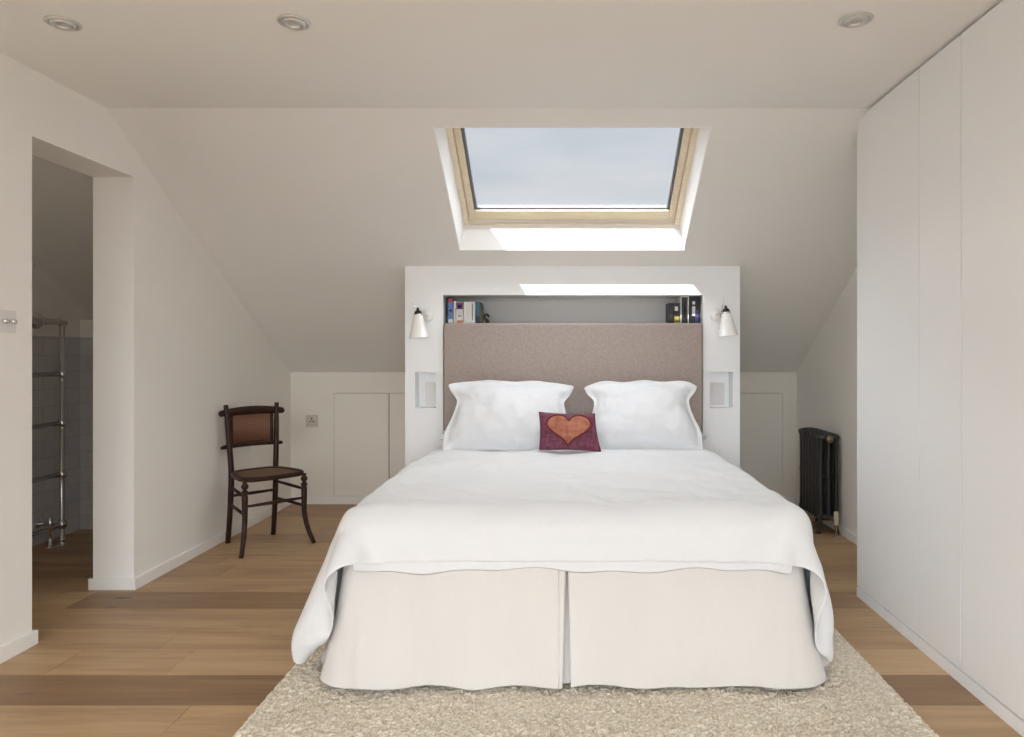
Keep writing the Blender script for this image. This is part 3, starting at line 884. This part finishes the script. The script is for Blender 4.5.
# ------------------------------------------------------------------ chair
def chair():
    Fv = Vector((.733, -.68)); ang = math.atan2(Fv.y, Fv.x) + PI / 2      # local -y = front
    c = thing('cane_chair', 'antique dark wooden chair with cane seat and back, beside the left wall', 'chair', (-1.900, 4.370, 0), ang)
    W = M['wood_dark']; ZSt = .455
    # seat frame: rounded horseshoe, local: x right, -y front
    def outline(s, n=48):
        pts = []
        for k in range(n):
            a = 2 * PI * k / n
            cx_, sy = math.cos(a), math.sin(a)
            x = math.copysign(abs(cx_) ** .55, cx_) ; y = math.copysign(abs(sy) ** .55, sy)
            wd = .213 - .053 * (y * .5 + .5)     # narrower at the back (y>0)
            pts.append((x * wd * s, y * .190 * s - .005))
        return pts
    b = bmesh.new(); O = outline(1); I = outline(.80)
    n = len(O); R = []
    for (P_, z, off) in ((I, ZSt - .002, 0), (I, ZSt - .018, 0), (outline(.985), ZSt - .026, 0), (O, ZSt - .018, 0), (O, ZSt - .006, 0), (outline(.97), ZSt + .001, 0)):
        R.append([b.verts.new((p[0], p[1], z)) for p in P_])
    for k in range(6):
        for i in range(n): b.faces.new((R[k][i], R[k][(i + 1) % n], R[(k + 1) % 6][(i + 1) % n], R[(k + 1) % 6][i]))
    st = obj('seat_frame', b, W, c, smooth=True)
    b = bmesh.new()
    prev = None
    for s in (.82, .6, .4, .2):
        ringv = [b.verts.new((p[0], p[1], ZSt - .003 - .006 * (1 - s))) for p in outline(s)]
        if prev:
            for i in range(n): b.faces.new((prev[i], prev[(i + 1) % n], ringv[(i + 1) % n], ringv[i]))
        prev = ringv
    b.faces.new(prev)
    o = obj('seat', b, M['cane_seat'], c, smooth=True); uv_project(o, lambda q: q.x, lambda q: q.y)
    o['label'] = 'woven cane seat panel'
    # front legs: turned knob at the top, then sabre curve outwards
    for sx in (-1, 1):
        b = bmesh.new()
        pts, rd = [], []
        prof = [(.437, .015), (.428, .012), (.420, .013), (.414, .019), (.404, .021), (.394, .018), (.388, .011), (.382, .011), (.376, .019), (.366, .020), (.355, .015), (.345, .018)]
        for z, r in prof: pts.append((sx * .183, -.150, z)); rd.append(r)
        for k in range(1, 15):
            t = k / 14; z = .345 * (1 - t)
            out = .042 * max(0, (t - .35) / .65) ** 1.8
            pts.append((sx * (.183 + out), -.150 - out * 1.15, z)); rd.append(.018 - .0055 * t)
        tube(b, pts, rd, 12); obj('leg', b, W, c, smooth=True)
    # rear legs run up as the back posts
    for sx in (-1, 1):
        b = bmesh.new(); pts, rd = [], []
        for k in range(25):
            t = k / 24; z = t * .868
            if z < .45:
                q = 1 - z / .45; y = .155 + .045 * q ** 1.7; x = .140 + .004 * q
            else:
                q = (z - .45) / .435; y = .155 + .035 * q ** 1.3; x = .140 + .022 * q
            pts.append((sx * x, y, z)); rd.append(.0175 - .002 * abs(t - .5) * 2 - (.002 if t > .9 else 0))
        tube(b, pts, rd, 12); obj('leg', b, W, c, smooth=True)
    # curved rails of the back: top rail and lower rail, ends pass the posts
    def rail(name, z, hw, hh, half, arch):
        b = bmesh.new(); n = 22; secs = []
        for i in range(n + 1):
            u = math.sin((i / n * 2 - 1) * PI / 2)
            x = u * half; y = .186 - .0 * u + .028 * (1 - (u / 1.0) ** 2) - .010
            zz = z + arch * (1 - u * u)
            rn = max(0, (abs(u) - .90) / .10) ** 3; rn = max(0, (abs(u) - .93) / .07) ** 2.5; hgt = hh * (.70 + .30 * (1 - u * u)) * (1 - rn * .6); th = hw * (1 - rn * .5)
            secs.append((x, y, zz, hgt, th))
        rings = []
        for (x, y, zz, hg, th) in secs:
            rings.append([b.verts.new((x, y + th * math.cos(a), zz + hg * math.sin(a))) for a in [2 * PI * k / 12 for k in range(12)]])
        for i in range(n):
            for k in range(12): b.faces.new((rings[i][k], rings[i][(k + 1) % 12], rings[i + 1][(k + 1) % 12], rings[i + 1][k]))
        b.faces.new(rings[0]); b.faces.new(rings[-1])
        return obj(name, b, W, c, smooth=True)
    rail('top_rail', .814, .013, .027, .207, .012)
    rail('lower_rail', .602, .013, .017, .196, .010)
    # cane back panel and its two stiles
    b = bmesh.new(); n = 14; Rr = []
    for i in range(n + 1):
        u = i / n * 2 - 1; x = u * .138; y = .190 + .018 * (1 - u * u) - .004
        Rr.append([b.verts.new((x, y, .612 + .010 * (1 - u * u))), b.verts.new((x, y, .795 + .01 * (1 - u * u)))])
    for i in range(n): b.faces.new((Rr[i][0], Rr[i + 1][0], Rr[i + 1][1], Rr[i][1]))
    o = obj('back_panel', b, M['cane'], c, smooth=True); uv_project(o, lambda q: q.x, lambda q: q.z)
    o['label'] = 'reddish woven cane back panel'
    md = o.modifiers.new('t', 'SOLIDIFY'); md.thickness = .004
    for sx in (-1, 1):
        b = bmesh.new(); bx(b, sx * .128 - .010, sx * .128 + .010, .182, .198, .602, .800); obj('back_stile', b, W, c, bevel=.003)
    # stretchers: two each side, one front, one rear
    def fl_(sx, z): t = 1 - z / .345; o_ = .042 * max(0, (t - .35) / .65) ** 1.8; return (sx * (.183 + o_), -.150 - o_ * 1.15, z)
    def rl_(sx, z): q = 1 - z / .45; return (sx * (.140 + .004 * q), .155 + .045 * q ** 1.7, z)
    for sx in (-1, 1):
        for z in (.345, .235):
            b = bmesh.new(); a_, e_ = Vector(fl_(sx, min(z, .34))), Vector(rl_(sx, z + .012))
            tube(b, [a_, a_.lerp(e_, .5), e_], [.008, .010, .008], 10); obj('stretcher', b, W, c, smooth=True)
    b = bmesh.new(); a_, e_ = Vector(fl_(-1, .285)), Vector(fl_(1, .285)); tube(b, [a_, a_.lerp(e_, .25), a_.lerp(e_, .5), a_.lerp(e_, .75), e_], [.007, .009, .011, .009, .007], 10); obj('stretcher', b, W, c, smooth=True)
    b = bmesh.new(); a_, e_ = Vector(rl_(-1, .30)), Vector(rl_(1, .30)); tube(b, [a_, a_.lerp(e_, .5), e_], [.008, .010, .008], 10); obj('stretcher', b, W, c, smooth=True)
chair()

# ------------------------------------------------------------------ column radiator
def radiator():
    r = thing('radiator', 'dark cast-iron column radiator standing against the right wall', 'radiator', (1.712, 4.80, 0))
    xs_ = [-.052, 0, .052]     # three columns across
    y_first, pitch, n = -.20, .060, 7
    CI = M['cast_iron']
    for k in range(n):
        y = y_first + pitch * k + .03 - .0
        b = bmesh.new()
        end = k in (0, n - 1)
        for x in xs_:
            tube(b, [(x, y, z) for z in (.10, .13, .25, .36, .375, .39, .50, .60, .63)], [.020, .0165, .0150, .0150, .0165, .0150, .0150, .0165, .020], 12, flat=(1.55, .9))
        # arched head and foot joining the columns
        tube(b, [(x, y, .632 + .006 * (1 - (x / .07) ** 2)) for x in (-.073, -.066, -.025, 0, .025, .066, .073)], [.012, .022, .0245, .025, .0245, .022, .012], 12, flat=(1.18, 1))
        tube(b, [(x, y, .110) for x in (-.070, -.05, 0, .05, .070)], [.012, .021, .024, .021, .012], 12)
        tube(b, [(-.060, y, .375), (0, y, .375), (.060, y, .375)], .009, 8)
        tube(b, [(0, y - .031, .628), (0, y + .031, .628)], .020, 12); tube(b, [(0, y - .031, .112), (0, y + .031, .112)], .018, 12)
        if end:
            for x in (-.052, .052):
                tube(b, [(x, y, .11), (x * 1.02, y, .07), (x * 1.10, y, .03), (x * 1.18, y, .014), (x * 1.2, y, .001)], [.018, .012, .011, .015, .019], 10)
        obj('section', b, CI, r, smooth=True)
    # round plug on the near end
    b = bmesh.new(); lathe(b, [(.023, -.02), (.024, .008), (.020, .012), (.016, .012), (.014, .017), (.001, .017)], 20, Matrix.Translation((0, y_first - .006, .628)) @ Matrix.Rotation(PI / 2, 4, 'X'))
    o = obj('plug', b, M['brass'], r, smooth=True); o['label'] = 'brass-coloured round end plug'
    # valve and pipe
    b = bmesh.new(); tube(b, [(0, y_first + .02, .112), (0, y_first - .045, .112), (.022, y_first - .055, .112)], [.012, .010, .009], 12)
    v = obj('valve', b, M['brass'], r, smooth=True)
    b = bmesh.new(); lathe(b, [(.010, .075), (.014, .08), (.015, .10), (.016, .105), (.016, .155), (.013, .162), (.006, .165)], 18, Matrix.Translation((.024, y_first - .055, 0)))
    o = obj('valve_cap', b, M['valve'], v, smooth=True); o['label'] = 'cream valve cap'
    b = bmesh.new(); lathe(b, [(.007, .001), (.007, .085)], 12, Matrix.Translation((.024, y_first - .055, 0)))
    o = obj('pipe', b, M['copper'], r, smooth=True); o['label'] = 'copper feed pipe'
    b = bmesh.new(); lathe(b, [(.026, .0005), (.024, .004), (.012, .008), (.009, .009)], 18, Matrix.Translation((.024, y_first - .055, 0)))
    obj('pipe_collar', b, M['chrome'], r, smooth=True)
radiator()

# ------------------------------------------------------------------ towel radiator in the bathroom
def towel():
    r = thing('towel_radiator', 'chrome traditional towel radiator in the bathroom beyond the left opening', 'towel radiator', (-3.15, 3.95, 0))
    C_ = M['chrome']
    yA, yB = .40, -.40
    for y in (yA, yB):
        b = bmesh.new(); tube(b, [(0, y, z) for z in (.001, .004, .006, .03, .035, .04, 1.36)], [.030, .030, .016, .015, .019, .0145, .0145], 16); obj('post', b, C_, r, smooth=True)
    for z, rr in ((1.386, .022), (1.063, .0145), (.759, .0145), (.442, .0145), (.131, .0145)):
        b = bmesh.new()
        if rr > .02:
            tube(b, [(0, y, z) for y in (yA + .02, yA - .05, yA - .12, yA - .16, yA - .19, yA - .21, yA - .24, yA - .27, yA - .31, yB - .02)],
                 [.018, .020, .020, .024, .036, .048, .048, .034, .022, .018], 16)
        else: tube(b, [(0, yA, z), (0, yB, z)], rr, 14)
        obj('rail', b, C_, r, smooth=True)
        for y in (yA, yB):
            b = bmesh.new(); lathe(b, [(.001, -.032), (.016, -.028), (.027, -.014), (.030, 0), (.027, .014), (.016, .028), (.001, .032)], 18, Matrix.Translation((0, y, z)))
            obj('ball_joint', b, C_, r, smooth=True)
    # wall stays
    for z in (1.386, .131):
        for y in (yA, yB):
            b = bmesh.new(); tube(b, [(0, y, z), (-.155, y, z)], .010, 10); tube(b, [(-.150, y, z), (-.158, y, z)], .026, 14); obj('wall_bracket', b, C_, r, smooth=True)
    # feed valve beside the foot
    b = bmesh.new(); tube(b, [(-.0, yA, .131), (-.03, yA - .06, .131)], .009, 10)
    tube(b, [(-.03, yA - .06, z) for z in (.001, .005, .008, .06, .10, .105, .18, .185, .20)], [.030, .030, .012, .010, .012, .017, .017, .012, .004], 14)
    obj('valve', b, C_, r, smooth=True)
towel()

# ------------------------------------------------------------------ wall lamps
def wall_lamp(pbase, pcap, pcone, lever, label):
    B = at(pbase[0], pbase[1], YS); D = YS - .105
    C_ = at(pcap[0], pcap[1], D)
    r = thing('wall_lamp', label, 'lamp', (B.x, YS, B.z), group='bedside wall lamps')
    def L(p): return Vector(p) - Vector((B.x, YS, B.z))
    b = bmesh.new(); lathe(b, [(.034, 0), (.036, .004), (.034, .012), (.020, .017), (.001, .018)], 28, Matrix.Rotation(PI / 2, 4, 'X')); obj('wall_plate', b, M['porcelain'], r, smooth=True)
    c = L(C_)
    b = bmesh.new(); tube(b, [(0, -.012, 0), (c.x * .3, -.05, .004), (c.x * .8, -.09, .0), (c.x, c.y, c.z - .018)], .004, 10); obj('arm', b, M['chrome'], r, smooth=True)
    b = bmesh.new(); q = L(at(lever[0], lever[1], D - .02)); tube(b, [(c.x * .55, -.075, c.z - .012), q], .003, 8); obj('lever', b, M['chrome'], r, smooth=True)
    axis = Vector((pcone[0] - pcap[0], 0, pcap[1] - pcone[1])).normalized() if False else None
    tilt = math.atan2((pcone[0] - pcap[0]), (pcone[1] - pcap[1]))
    mt = Matrix.Translation(c) @ Matrix.Rotation(-tilt, 4, 'Y')
    b = bmesh.new(); lathe(b, [(.001, .028), (.007, .026), (.009, .012), (.020, .004), (.024, -.012), (.001, -.012)], 24, mt); obj('lamp_holder', b, M['black'], r, smooth=True)
    b = bmesh.new(); lathe(b, [(.024, -.012), (.027, -.013), (.027, -.021), (.024, -.022)], 24, mt); obj('collar', b, M['chrome'], r, smooth=True)
    hC = .136
    b = bmesh.new(); prof = [(.025, -.020), (.029, -.026), (.034, -.045), (.0605, -.020 - hC), (.062, -.022 - hC), (.0585, -.022 - hC), (.031, -.045), (.024, -.028), (.0235, -.0205)]
    lathe(b, prof, 32, mt, cap=False); obj('lamp_shade', b, M['porcelain'], r, smooth=True)
    b = bmesh.new(); lathe(b, [(.001, -.03), (.010, -.03), (.010, -.055), (.019, -.075), (.020, -.088), (.012, -.102), (.001, -.105)], 18, mt); obj('bulb', b, M['shade_inside'], r, smooth=True)
wall_lamp((428, 316), (418, 312), (419.5, 338), (411.5, 303), 'white china cone wall lamp on the surround, left of the headboard')
wall_lamp((715, 315), (726, 310), (728, 336), (724, 299), 'white china cone wall lamp on the surround, right of the headboard')

# ------------------------------------------------------------------ books on the shelf
ZB = ZH - .0075
def solid_mat(name, c, rough=.45): return mat(name, c, rough)
def book(px0, px1, ptop, cover, label, grp, D=4.455, depth=.13, lean=0.0, spine=(), base_pages=None):
    x0 = (px0 - CX) / F * D; x1 = (px1 - CX) / F * D - .0006
    zt = H + (CY - ptop) / F * D
    w = x1 - x0; h = zt - ZB
    r = thing('book', label, 'book', ((x0 + x1) / 2, D, ZB), group=grp)
    r.rotation_euler = (0, lean, 0)
    t = min(.0022, w * .2)
    b = bmesh.new()
    bx(b, -w / 2, -w / 2 + t, 0, depth, 0, h); bx(b, w / 2 - t, w / 2, 0, depth, 0, h); bx(b, -w / 2, w / 2, -.002, .001, 0, h)
    obj('cover', b, cover, r, bevel=.0006)
    obj('pages', box(-w / 2 + t, w / 2 - t, .001, depth - .004, .003, h - .004), M['pages'], r)
    for (f0, f1, wf, m_, cx_) in spine:   # bands on the spine: from, to (fractions of height), width fraction
        obj('spine_band', box((cx_ - wf / 2) * w, (cx_ + wf / 2) * w, -.0028, -.0015, f0 * h, f1 * h), m_, r)
    return r
cm = {k: solid_mat('cover_' + k, v) for k, v in dict(green=(.015, .04, .035), brown=(.10, .03, .02), red=(.60, .035, .02), blue=(.12, .25, .60), white=(.80, .79, .77), cream=(.72, .55, .35),
      purple=(.17, .04, .16), orange=(.62, .22, .10), pale=(.76, .77, .76), teal=(.03, .13, .18), navy=(.02, .02, .05), olive=(.10, .10, .03), black=(.012, .012, .014), yellow=(.62, .55, .10), violet=(.07, .06, .22), gold=(.3, .25, .12)).items()}
G1 = 'books at the left end of the niche'; G2 = 'books at the right end of the niche'
book(445.6, 448.2, 298, cm['green'], 'thin dark green book, leftmost on the niche shelf', G1, spine=((.0, .2, .9, cm['black'], 0),))
book(448.3, 453.0, 298.5, cm['blue'], 'blue book with a red top and white foot, beside the thin green book', G1, spine=((.86, 1.0, .96, cm['red'], 0), (.02, .22, .96, cm['white'], 0), (.50, .58, .5, cm['navy'], 0)))
book(453.6, 456.3, 301, cm['white'], 'thin white and tan book between the blue and purple-topped books', G1, spine=((.0, .7, .45, cm['cream'], .2),))
book(456.5, 463.2, 302, cm['white'], 'white book with a purple top and orange foot band', G1, spine=((.68, .98, .98, cm['purple'], 0), (.76, .88, .5, cm['violet'], 0), (.03, .20, .9, cm['orange'], 0), (.36, .42, .5, cm['gold'], 0)))
book(463.8, 471.9, 302, cm['white'], 'thick plain white book right of the purple-topped book', G1, spine=((.2, .8, .12, cm['pale'], 0),))
book(472.1, 475.3, 302, cm['pale'], 'slim pale book between the thick white and teal books', G1, spine=((.2, .9, .2, cm['teal'], -.3),))
book(475.8, 480.2, 302, cm['teal'], 'teal and navy book beside the black ornament', G1, spine=((.0, .38, .98, cm['navy'], 0),))
book(480.4, 482.0, 304, cm['olive'], 'thin dark olive book leaning on the teal book', G1, lean=-.05)
book(668.4, 673.6, 303, cm['black'], 'short black book, leftmost of the right-hand group', G2, spine=((.3, .8, .12, cm['brown'], .2),))
book(673.9, 680.0, 303, cm['black'], 'short black book with a white mark and yellow band on its spine', G2, spine=((.64, .84, .5, cm['pale'], -.1), (.02, .38, .8, cm['yellow'], 0), (.12, .20, .6, cm['black'], 0)))
book(680.4, 688.8, 295.8, cm['white'], 'tall white-edged book with a black spine panel', G2, spine=((.03, .95, .74, cm['black'], 0), (.2, .8, .14, cm['violet'], 0)))
book(689.4, 700.6, 294.9, cm['black'], 'thick black book with violet lettering, rightmost on the shelf', G2, spine=((.05, .5, .3, cm['violet'], .15), (.3, .62, .28, cm['pale'], -.12), (.68, .78, .24, cm['pale'], -.12)))

# black curled ornament
p0 = at(485.5, 323, 4.47)
b = bmesh.new()
pts = []
ctrl = [(-.016, .006), (-.004, .006), (.010, .007), (.016, .014), (.012, .024), (.004, .031), (-.004, .040), (-.004, .052), (.004, .059), (.014, .058), (.020, .050), (.019, .042)]
for x, z in ctrl: pts.append((x, 0, z))
tube(b, pts, [.007, .009, .011, .012, .011, .0095, .008, .0075, .008, .0085, .007, .004], 12)
bx(b, -.024, .022, -.012, .012, 0, .005)
o = obj('figurine', b, M['black'], smooth=True); o.location = (p0.x, 4.44, ZB); o.scale = (1.1, 1.1, 1.1)
tag(o, 'small black curled animal ornament beside the left-hand books', 'ornament')

# ------------------------------------------------------------------ switches and sockets
s = thing('light_switch', 'white double dimmer switch with chrome knobs on the near left wall', 'switch', (XL, 2.735, 1.32))
obj('plate', box(0, .007, -.043, .043, -.043, .043), M['plate'], s, bevel=.003)
for dy in (-.019, .019):
    b = bmesh.new(); lathe(b, [(.010, 0), (.0105, .002), (.009, .016), (.001, .017)], 20, Matrix.Translation((.007, dy, 0)) @ Matrix.Rotation(PI / 2, 4, 'Y')); obj('knob', b, M['chrome'], s, smooth=True)
s = thing('wall_socket', 'square grey socket plate low on the far wall behind the chair', 'socket', (at(312, 421, YK).x, YK, at(312, 421, YK).z))
obj('plate', box(-.048, .048, -.007, 0, -.048, .048), M['plate_grey'], s, bevel=.002)
b = bmesh.new()
for (x, z, w, h) in ((0, .018, .004, .009), (-.013, -.004, .008, .003), (.013, -.004, .008, .003)): bx(b, x - w, x + w, -.0075, -.0066, z - h, z + h)
obj('pin_holes', b, M['black'], s); obj('rocker', box(.018, .032, -.0105, -.006, .018, .036), M['plate'], s, bevel=.001)

# ------------------------------------------------------------------ downlights
for (px, py, lb) in ((63, 23, 'recessed chrome ceiling downlight, leftmost of the three'), (294, 22, 'recessed chrome ceiling downlight between the left one and the skylight'), (856, 19.5, 'recessed chrome ceiling downlight near the wardrobe')):
    D = (ZC - H) * F / (CY - py)
    d = thing('ceiling_downlight', lb, 'downlight', ((px - CX) / F * D, D, ZC), group='recessed ceiling downlights')
    b = bmesh.new(); lathe(b, [(.040, .0), (.056, -.0005), (.057, -.003), (.050, -.007), (.043, -.006), (.040, -.001)], 32, cap=False); obj('bezel', b, M['nickel'], d, smooth=True)
    b = bmesh.new(); lathe(b, [(.041, -.001), (.038, -.010), (.028, -.013), (.024, -.010), (.022, -.002)], 32, cap=False); obj('gimbal', b, M['nickel'], d, smooth=True)
    b = bmesh.new(); lathe(b, [(.024, -.003), (.018, -.006), (.001, -.007)], 24, cap=False); obj('lamp', b, M['diffuser'], d, smooth=True)

# ------------------------------------------------------------------ sky and sun
world = bpy.data.worlds.new('sky'); SC.world = world; world.use_nodes = True
nt = world.node_tree; N = nt.nodes; L = nt.links; N.clear()
out = N.new('ShaderNodeOutputWorld'); bg = N.new('ShaderNodeBackground'); L.new(bg.outputs[0], out.inputs[0])
tc = N.new('ShaderNodeTexCoord')
mp = N.new('ShaderNodeMapping'); mp.inputs['Scale'].default_value = (2.2, 2.2, 9)
L.new(tc.outputs['Generated'], mp.inputs['Vector'])
nz = N.new('ShaderNodeTexNoise'); nz.inputs['Scale'].default_value = 1.1; nz.inputs['Detail'].default_value = 5; L.new(mp.outputs['Vector'], nz.inputs['Vector'])
rp = N.new('ShaderNodeValToRGB'); rp.color_ramp.elements[0].position = .40; rp.color_ramp.elements[1].position = .62
rp.color_ramp.elements[0].color = (.62, .66, .72, 1); rp.color_ramp.elements[1].color = (.76, .77, .80, 1)
L.new(nz.outputs['Fac'], rp.inputs['Fac'])
sp3 = N.new('ShaderNodeSeparateXYZ'); L.new(tc.outputs['Generated'], sp3.inputs[0])
def mr(src, a, b_, c, d):
    n = N.new('ShaderNodeMapRange'); n.interpolation_type = 'SMOOTHSTEP'
    n.inputs['From Min'].default_value = a; n.inputs['From Max'].default_value = b_; n.inputs['To Min'].default_value = c; n.inputs['To Max'].default_value = d
    L.new(src, n.inputs['Value']); return n.outputs[0]
SKY_ZEN, SKY_BACK = 10.0, 8.5
zen = mr(sp3.outputs['Z'], .34, .75, 0, SKY_ZEN)
back = mr(sp3.outputs['Y'], .1, -.6, 0, SKY_BACK)
up = mr(sp3.outputs['Z'], -.05, .08, .18, 1)
ad = N.new('ShaderNodeMath'); ad.operation = 'MAXIMUM'; L.new(zen, ad.inputs[0]); L.new(back, ad.inputs[1])
ad2 = N.new('ShaderNodeMath'); ad2.operation = 'ADD'; ad2.inputs[1].default_value = 1; L.new(ad.outputs[0], ad2.inputs[0])
mu = N.new('ShaderNodeMath'); mu.operation = 'MULTIPLY'; L.new(ad2.outputs[0], mu.inputs[0]); L.new(up, mu.inputs[1])
L.new(rp.outputs['Color'], bg.inputs['Color']); L.new(mu.outputs[0], bg.inputs['Strength'])

sun = bpy.data.lights.new('sun', 'SUN'); sun.energy = 9; sun.angle = .009; sun.color = (1, .96, .90)
so = bpy.data.objects.new('sun', sun); COL.objects.link(so); so.location = (-2, 0, 6)
so.rotation_euler = Vector((.56, 1, -1.39)).to_track_quat('-Z', 'Y').to_euler()

bl = bpy.data.lights.new('bathroom_fill', 'POINT'); bl.energy = 2.2; bl.shadow_soft_size = .12; bl.color = (1, .93, .84)  # unseen fill light added to brighten the bathroom, no fitting modelled
bo = bpy.data.objects.new('bathroom_fill', bl); COL.objects.link(bo); bo.location = (-2.85, 2.3, 2.15)
def portal(name, loc_, rot, sx, sy):
    l = bpy.data.lights.new(name, 'AREA'); l.shape = 'RECTANGLE'; l.size = sx; l.size_y = sy
    l.cycles.is_portal = True
    o = bpy.data.objects.new(name, l); COL.objects.link(o); o.location = loc_; o.rotation_euler = rot
# area lamps emit along -Z
portal('daylight_portal', (-.2, YF - .25, 1.21), (PI / 2, 0, 0), 4.0, 2.3)
cs = Vector(sp((SX0 + SX1) / 2, (SK0 + SK1) / 2, HN + .06))
portal('skylight_portal', cs, Vector((0, -ny_, -nz_)).to_track_quat('-Z', 'Y').to_euler(), 1.35, 1.0)

# ------------------------------------------------------------------ camera
cam = bpy.data.cameras.new('camera'); co = bpy.data.objects.new('camera', cam); COL.objects.link(co)
cam.sensor_width = 36; cam.lens = F / 1024 * 36; cam.clip_start = .05
co.location = (0, 0, H); co.rotation_euler = (PI / 2, 0, 0)
cam.shift_x = -(CX - 512) / 1024; cam.shift_y = -(368.5 - CY) / 1024
SC.camera = co
SC.cycles.diffuse_bounces = 8; SC.cycles.max_bounces = 12
vs = SC.view_settings; vs.view_transform = 'Standard'; vs.look = 'None'; vs.gamma = 1; vs.exposure = 0.0; vs.use_curve_mapping = False
